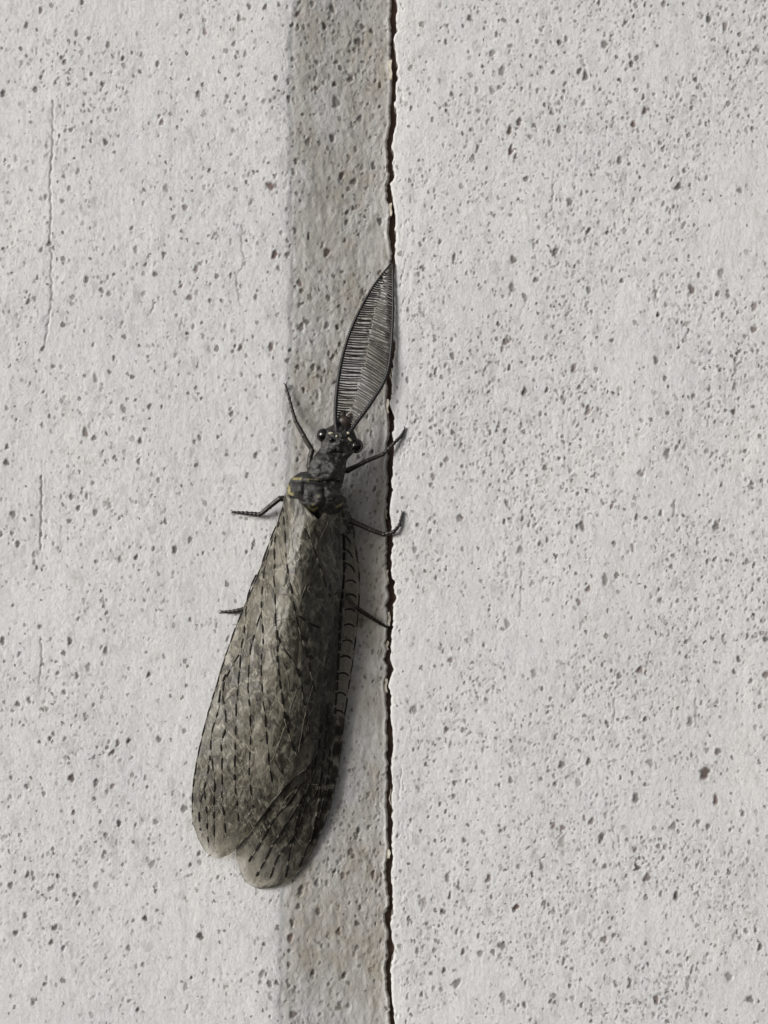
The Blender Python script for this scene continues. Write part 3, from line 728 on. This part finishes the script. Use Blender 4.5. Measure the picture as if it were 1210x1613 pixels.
def roof(x, y):
    """shared roof shape, vectorised over photo coordinates"""
    x = np.asarray(x, float); y = np.asarray(y, float)
    rx, rh = ridge(y), ridge_h(y); l, r = Lc(y), Rm(y)
    hl = .45 + 1.3 * np.clip((850 - y) / 80, 0, 1)
    cr, kk = crest_c(y), crack_c(y)
    hr = -DEPTH * np.clip((r - cr) / (kk - cr), 0, 1) + np.interp(y, [785, 860, 1000, 1250, 1400], [2.9, 1.2, .8, .6, .25])
    a = np.clip((x - l) / (rx - l), 0, 1); b = np.clip((r - x) / (r - rx), 0, 1)
    left = hl + (rh - hl) * (.75 * a + .25 * np.sin(a * math.pi / 2))
    right = hr + (rh - hr) * (.8 * b + .2 * np.sin(b * math.pi / 2))
    k = np.interp(y, [780, 1000, 1400], [1.7, 1.5, .7])
    h = -k * np.log(np.exp(-left / k) + np.exp(-right / k)) + .35 * k * np.exp(-(left - right) ** 2 / (2 * k) ** 2)       # rounded ridge
    return h + .10

def wrinkle(x, y, u, seed):
    wr = (.07 * vnoise(x, y, 9, 28, seed + 1) + .035 * vnoise(x + .4 * y, y, 5, 14, seed + 2) + .015 * vnoise(x, y, 3, 6, seed + 3))
    return wr * np.minimum(1, 6 * np.minimum(u, 1 - u) + .35)

def wing(name, lo, hi, y0, y1, nrow, ncol, lift, seed, clear_fn, patches, label):
    v = np.linspace(0, 1, nrow); ys = y0 + (y1 - y0) * v
    u = np.linspace(0, 1, ncol)
    YY = np.repeat(ys[:, None], ncol, 1); XX = lo(ys)[:, None] * (1 - u) + hi(ys)[:, None] * u
    XX = XX + 1.2 * vnoise(XX * 0 + YY, YY * 0, 14, 1, seed) * ((u == 0) | (u == 1))
    h = wing_h(XX, YY) + lift
    h = h + wrinkle(XX, YY, u, seed)
    # margin falls towards the wall near the tip
    V = np.array([P(a, b, c) for a, b, c in zip(XX.ravel(), YY.ravel(), h.ravel())])
    o = part(name, V, grid_faces(nrow, ncol), MAT_WING, fly, ORIGIN)
    tone = np.zeros((nrow * ncol, 3)); fx, fy = XX.ravel(), YY.ravel()
    tone[:, 0] = np.clip(clear_fn(fx, fy), 0, .9)
    wob = vnoise(fx, fy, 4, 6, seed + 7)
    for (x, y, rx, ry, rot, kind, amt) in patches:
        c, s_ = math.cos(rot), math.sin(rot); dx, dy = fx - x, fy - y
        ex_ = 5 if kind == 'D' else 2
        q = (np.abs((dx * c + dy * s_) / rx) ** ex_ + np.abs((-dx * s_ + dy * c) / ry) ** ex_) ** (1 / ex_) + (.12 if kind == 'D' else .25) * wob
        g = amt * (1 - smooth01((q - .75) / (.3 if kind == 'D' else .5)))
        ch_ = 1 if kind in 'dD' else 2
        tone[:, ch_] = np.maximum(tone[:, ch_], g)
        tone[:, 0] *= 1 - (.8 if kind in 'dD' else .15) * g
    tone[:, 2] = np.maximum(tone[:, 2], .7 * smooth01((tone[:, 0] - .3) / .3) * (fx > 500))
    tone[:, 1] *= 1 - smooth01((tone[:, 0] - .3) / .3)
    attr(o, "tone", tone)
    md = o.modifiers.new("thickness", 'SOLIDIFY'); md.thickness = .00003; md.offset = 0
    o["label"] = label
    return o

PL = [(452, 850, 4, 16, -.1, 'd', .6), (464, 845, 3, 14, -.2, 'd', .5), (446, 830, 3, 12, .1, 'd', .6), (470, 800, 10, 16, -.2, 'd', .4), (455, 905, 5, 14, 0, 'd', .4), (414, 878, 5, 9, .35, 'd', .9), (445, 932, 9, 6, 0, 'd', .35), (427, 858, 5, 7, .3, 'p', .6), (438, 872, 5, 20, -.1, 'p', .3), (444, 952, 9, 12, 0, 'p', .35), (442, 905, 6, 14, 0, 'p', .4),  # long pale shoulder patch here is white sheen put into the membrane colour
      (358, 1038, 4, 9, .3, 'p', .7), (355, 1022, 4, 4, 0, 'p', .5), (372, 1000, 5, 10, .3, 'p', .3), (341, 1085, 3, 7, .3, 'd', .7), (333, 1110, 3, 9, .3, 'd', .7), (325, 1140, 2.5, 8, .3, 'd', .7),
      (320, 1180, 2.5, 9, .1, 'd', .9), (312, 1215, 3, 8, .2, 'd', .7), (307, 1260, 2.5, 8, 0, 'd', .6), (459, 805, 6, 26, -.15, 'p', .15), (469, 815, 3, 28, -.2, 'p', .2), (461, 790, 4, 8, -.2, 'd', .7), (466, 800, 3, 8, -.2, 'd', .6),
      (476, 800, 3.5, 22, -.3, 'd', .6), (402, 905, 3, 10, .35, 'd', .6), (390, 935, 3, 10, .35, 'd', .5), (382, 968, 3, 8, .3, 'd', .5), (365, 1003, 2.5, 8, .3, 'd', .6),
      (505, 960, 26, 60, .1, 'd', .30), (485, 905, 14, 30, 0, 'd', .28), (497, 1080, 14, 60, .1, 'd', .35), (480, 1160, 14, 40, .2, 'd', .25), (462, 860, 9, 22, 0, 'p', .22), (513, 845, 6, 18, .5, 'd', .5),
      (400, 1220, 12, 40, 0, 'p', .12), (345, 1250, 10, 40, 0, 'p', .12), (388, 1110, 10, 40, 0, 'p', .14), (365, 1180, 8, 30, 0, 'p', .10), (320, 1320, 12, 20, -.4, 'p', .25),
      (322, 1338, 14, 16, -.5, 'p', .4), (304, 1290, 5, 30, 0, 'p', .3), (418, 1000, 10, 25, 0, 'p', .22), (404, 960, 7, 30, .2, 'p', .18)]
PR = [(540, 1166, 4, 4, 0, 'p', .8), (534, 1204, 5, 5, 0, 'p', .8), (528, 1228, 6, 7, .2, 'D', .8), (524, 1240, 5, 3, 0, 'p', .8), (511, 1288, 4, 6, .3, 'p', .6), (505, 1300, 4, 6, .35, 'D', .8), (515, 1225, 2.2, 14, .2, 'p', .6), (522, 1205, 3, 8, .15, 'D', .9), (484, 1338, 3, 7, .5, 'p', .6), (418, 1370, 48, 34, .3, 'p', .4), (384, 1368, 9, 22, -.3, 'p', .4), (534, 915, 6.5, 16, .1, 'D', 1), (526, 925, 6, 14, .5, 'd', .9), (513, 885, 3, 14, -.3, 'd', .7), (534, 1151, 8, 9, .1, 'D', 1), (531, 1180, 8, 12, .15, 'D', 1), (521, 1150, 6, 18, .1, 'd', .7), (529, 1166, 3, 3, 0, 'p', .5),
      (530, 1199, 7, 6, 0, 'p', .5), (521, 1192, 2.5, 12, .15, 'p', .6), (526, 1215, 6, 10, .2, 'd', .55), (519, 1252, 5, 8, .2, 'D', 1), (512, 1270, 5, 9, .3, 'D', .8), (497, 1310, 6, 12, .35, 'D', 1), (489, 1325, 4, 6, .4, 'd', .8),
      (502, 1262, 2.2, 7, .3, 'p', .8), (495, 1288, 2.4, 12, .25, 'p', .8), (509, 1238, 18, 3.5, .06, 'p', .35), (470, 1352, 4, 10, .1, 'p', .5), (505, 1290, 6, 14, .35, 'd', .55),
      (450, 1375, 3, 10, .2, 'p', .4), (410, 1345, 24, 26, .6, 'p', .12), (525, 1040, 9, 80, .08, 'd', .55), (515, 1140, 12, 50, .08, 'd', .5), (500, 1210, 14, 30, .1, 'd', .4), (545, 850, 5, 40, 0, 'd', .35),
      (455, 1300, 10, 16, .4, 'p', .10), (470, 1290, 14, 20, .5, 'd', .25), (524, 866, 3, 7, .4, 'p', .7), (516, 877, 3, 6, .3, 'p', .6), (532, 850, 4, 22, 0, 'd', .6)]
def clear_L(x, y): return .08 + .55 * smooth01((y - 1190) / 155) + .30 * smooth01((y - 1290) / 60) * (x < 345) + 0 * x
def clear_R(x, y):
    r = Rm(y); fld = smooth01((x - (r - 25)) / 3) * smooth01((1135 - y) / 12) * smooth01((y - 835) / 12)
    tip = .45 * smooth01((y - 1372) / 26) + .35 * smooth01((x - (r - 9)) / 9) * smooth01((y - 1330) / 20)
    edge = .5 * smooth01((392 - x) / 14) * smooth01((y - 1345) / 10)
    return .08 + .72 * fld + .58 * smooth01((y - 1260) / 110) * smooth01((r - 12 - x) / 14) + .5 * tip + edge
# hind wings lie hidden beneath; fore wings show
wr_ = wing("forewing", Rl, Rm, 788, 1400, 200, 84, -.12, 140, clear_R, PR, "right forewing with clear ladder-like outer margin and black spots")
wl_ = wing("forewing", Lm, Mm, 770, 1352, 200, 110, .10, 120, clear_L, PL, "left forewing with black dashed veins, lying on top")

SURF = {wl_.name: (Lm, Mm, .10, 120), wr_.name: (Rl, Rm, -.12, 140)}
def vein(par, pts, lift, r=.075, dash=(13, 9), start_dark=True, name="vein", seed=0, pale_only=False, dark_only=False):
    q = resample(pts, 1.5)
    q = q + np.stack([.5 * vnoise(q[:, 1], q[:, 0], 9, 9, 200 + seed), 0 * q[:, 0]], 1)
    lo, hi, wl0, wseed = SURF[par.name]
    uu = np.clip((q[:, 0] - lo(q[:, 1])) / (hi(q[:, 1]) - lo(q[:, 1])), 0, 1)
    hcol = wing_h(q[:, 0], q[:, 1]) + wl0 + wrinkle(q[:, 0], q[:, 1], uu, wseed) + .02
    P3 = [P(a, b, c) for (a, b), c in zip(q, hcol)]
    rv = random.Random(seed * 7 + 1)
    mb = MB(); i = 0; dark = start_dark; n = len(P3)
    while i < n - 1:
        L = dash[0] if dark else dash[1]
        k = max(2, int(L * rv.uniform(.6, 1.5) / 1.5))
        if pale_only or dark_only: k = n
        j = min(n - 1, i + k)
        if n - 1 - j < 2: j = n - 1
        seg = P3[i:j + 1]; isd = (dark and not pale_only) or dark_only
        rr = r * (1.3 * rv.uniform(.8, 1.15) if isd else .55); t = np.linspace(0, 1, len(seg))
        prof = rr * (.62 + .38 * np.sin(np.pi * np.clip(t, .04, .96)) ** .5)
        mb.add(*tube(seg, prof, 6), 0 if isd else 1)
        i = j; dark = not dark
    o = part(name, mb.V, mb.F, [MAT_VEIN_D, MAT_VEIN_P], par, ORIGIN, mb.M)
    return o

LV = [  # left forewing longitudinal veins
 [(440, 822), (433, 854), (433, 882), (432, 908), (433, 934), (434, 970), (437, 1005), (437, 1036), (441, 1075), (445, 1101), (450, 1141), (461, 1174), (467, 1190)],
 [(430, 850), (420, 880), (415.5, 905), (413, 934), (412, 970), (415, 1005), (412, 1036), (412, 1062), (413, 1087), (415.5, 1113), (418, 1134), (420, 1157), (422, 1182), (424.5, 1205), (430, 1241)],
 [(410, 968), (400, 1003), (396, 1018), (392.5, 1049), (391, 1082), (392.5, 1100), (394, 1131), (395, 1152), (394, 1182), (392.5, 1203), (394, 1234), (399, 1272)],
 [(404, 905), (392, 934), (387, 970), (385, 993), (380, 1023), (377, 1057), (374.5, 1087), (373, 1100), (372, 1129), (371.5, 1152), (371, 1180), (369.5, 1208), (370, 1239), (373, 1264), (376, 1293)],
 [(377, 1031), (363, 1054), (354, 1075), (351, 1095), (354, 1113), (355, 1147), (349, 1170), (349.5, 1195), (350, 1223), (350, 1259), (353, 1285), (356, 1318)],
 [(356, 1062), (348, 1085), (344, 1118), (334, 1154), (332, 1177), (336, 1210), (338, 1235), (337, 1260), (337, 1290), (338, 1330)],
 [(331, 1190), (328, 1213), (321, 1244), (316, 1264), (314, 1290), (316, 1308)],
 [(322, 1245), (325, 1275), (327, 1311), (329, 1336)],
 [(446, 800), (449, 840), (452, 890), (455, 911), (459, 930), (465, 967), (470, 988), (479, 1015), (486, 1041), (490, 1064), (496, 1090)],
 [(436, 1000), (446, 1020), (455, 1032), (464, 1048), (473.7, 1077), (478, 1104), (482.5, 1122), (487, 1160)],
 [(470, 970), (488, 982), (505, 990), (514, 998)],
 [(480, 832), (492, 860), (508, 905), (520, 940)]]
for i, p in enumerate(LV):
    vein(wl_, p, .13, .08 if i != 0 else .095, (14, 11), True, seed=i)
LP = [  # pale veins and folds
 [(447, 785), (449, 815), (455, 850), (452, 885)], [(452, 790), (457, 830), (463, 870)], [(441, 815), (447, 850), (452, 868)], [(436, 835), (440, 862), (447, 890)],
 [(475, 795), (485, 822), (490, 850)], [(505, 848), (517, 823)], [(468, 1085), (461, 1105), (455, 1128)], [(449, 1144), (440, 1170), (430, 1196)], [(500, 1060), (490, 1090), (478, 1140), (470, 1185)], [(483, 918), (478, 932), (474, 942)],
 [(430, 1195), (418, 1215), (405, 1228)], [(425, 905), (418, 940), (430, 975)], [(405, 905), (399, 940), (392, 985), (380, 1040)], [(440, 1035), (452, 1060), (456, 1085)], [(385, 1180), (388, 1210), (392, 1225)], [(500, 870), (515, 893), (524, 912)]]
for i, p in enumerate(LP):
    vein(wl_, p, .11, .075, name="vein", seed=40 + i, pale_only=True)
for i, p in enumerate([[(366, 984), (386, 982), (403, 982)], [(413, 977), (436, 977), (464, 971)], [(413, 1018), (425, 1025), (437, 1028)], [(352, 1135), (371, 1134)], [(394, 1110), (415, 1104)], [(371, 1242), (394, 1238), (422, 1243)],
                       [(337, 1262), (350, 1254), (371, 1246)], [(412, 1060), (425, 1063), (440, 1058)], [(433, 938), (446, 936), (459, 940)], [(395, 1160), (408, 1165), (420, 1160)], [(350, 1200), (360, 1196), (370, 1200)], [(376, 1060), (384, 1064), (391, 1060)]]):
    vein(wl_, p, .11, .06, name="cross_vein", seed=70 + i, pale_only=True)
# costal edge of the left wing, alternately black and cream
vein(wl_, [(float(Lm(y)) + 1.2, y) for y in range(800, 1300, 20)], .10, .065, (20, 9), True, seed=90)
vein(wl_, [(float(Lm(y)) + .8, y) for y in range(1296, 1350, 6)], .08, .05, seed=91, pale_only=True)
# overlapping hind margin
vein(wl_, [(495, 1183), (487, 1206), (468, 1221), (452, 1236), (430, 1263), (400, 1304), (374, 1337)], .12, .07, (40, 16), True, seed=92)

RV = [ # right forewing
 ([(541, 840), (542, 880), (540, 925), (538, 946), (537, 970), (535, 994), (534, 1024), (532, 1060), (530, 1090), (527, 1125)], .11, (16, 5)),
 ([(474, 1234), (454, 1265), (433, 1288), (410, 1328), (392, 1357)], .07, (14, 9)),
 ([(478, 1250), (465, 1276), (449, 1300), (428, 1334), (417, 1356), (404, 1380)], .075, (15, 9)),
 ([(483, 1262), (469, 1303), (459, 1321), (436, 1352), (430, 1370), (425, 1386)], .08, (15, 7)),
 ([(488, 1236), (480, 1255), (469, 1285), (464, 1310), (456.5, 1339), (453, 1362), (449, 1382)], .08, (15, 8)),
 ([(508, 1215), (503, 1245), (502, 1262), (497, 1290), (490, 1320), (480, 1342), (471, 1364)], .09, (14, 8)),
 ([(517, 1110), (514, 1150), (510, 1190), (504, 1230), (494, 1258)], .07, (22, 6)),
 ([(520, 1180), (516, 1220), (510, 1255), (502, 1290)], .08, (14, 8)),
 ([(507, 1140), (500, 1190), (492, 1225), (482, 1255)], .05, (14, 12))]
for i, (p, r, d) in enumerate(RV): vein(wr_, p, -.08, r * 1.2, (d[0] * 1.2, d[1] * .7), True, seed=110 + i)
for i, p in enumerate([[(537, 942), (531, 960), (524, 978), (517, 996)], [(532, 1071), (530, 1090), (527, 1100), (516, 1104), (510, 1112)], [(504, 1112), (504, 1130), (501, 1150), (499, 1180)], [(485, 1183), (483, 1205), (481, 1228)],
                       [(491, 1201), (489, 1210), (486, 1219)], [(545, 842), (545, 880), (542, 905)], [(485, 1236), (505, 1236), (527, 1240)], [(474, 1240), (460, 1248), (448, 1262)], [(524, 862), (515, 877), (523, 893)], [(536, 892), (532, 905), (527, 918)]]):
    vein(wr_, p, .02 if i in (0, 1, 2, 8, 9) else -.06, .075, seed=130 + i, pale_only=True)
# outer costal margin and the dark rungs across the clear field
vein(wr_, [(float(Rm(y)) - .8, y) for y in range(835, 1140, 15)], -.10, .06, (22, 14), True, seed=150)
vein(wr_, [(float(Rm(y)) - 1, y) for y in range(1140, 1330, 12)], -.10, .06, (20, 7), True, seed=151)
vein(wr_, [(477, 1365), (463, 1380), (446, 1392), (430, 1398), (412, 1400), (398, 1396), (386, 1387), (377, 1368)], -.12, .045, seed=152, pale_only=True)
for i, y in enumerate([848, 870, 893, 916, 938, 961, 985, 1010, 1035, 1062, 1093, 1121]):
    r = float(Rm(y)); x0 = r - 23 + (y - 850) * .012; sl = 6 if i < 3 else 0
    vein(wr_, [(x0, y - sl), (x0 + 6, y - 2 - sl * .4), (x0 + 12, y - 1 + sl * .3), (x0 + 16, y + 2.5 + sl)], -.04, .075, name="cross_vein", seed=160 + i, dark_only=True)
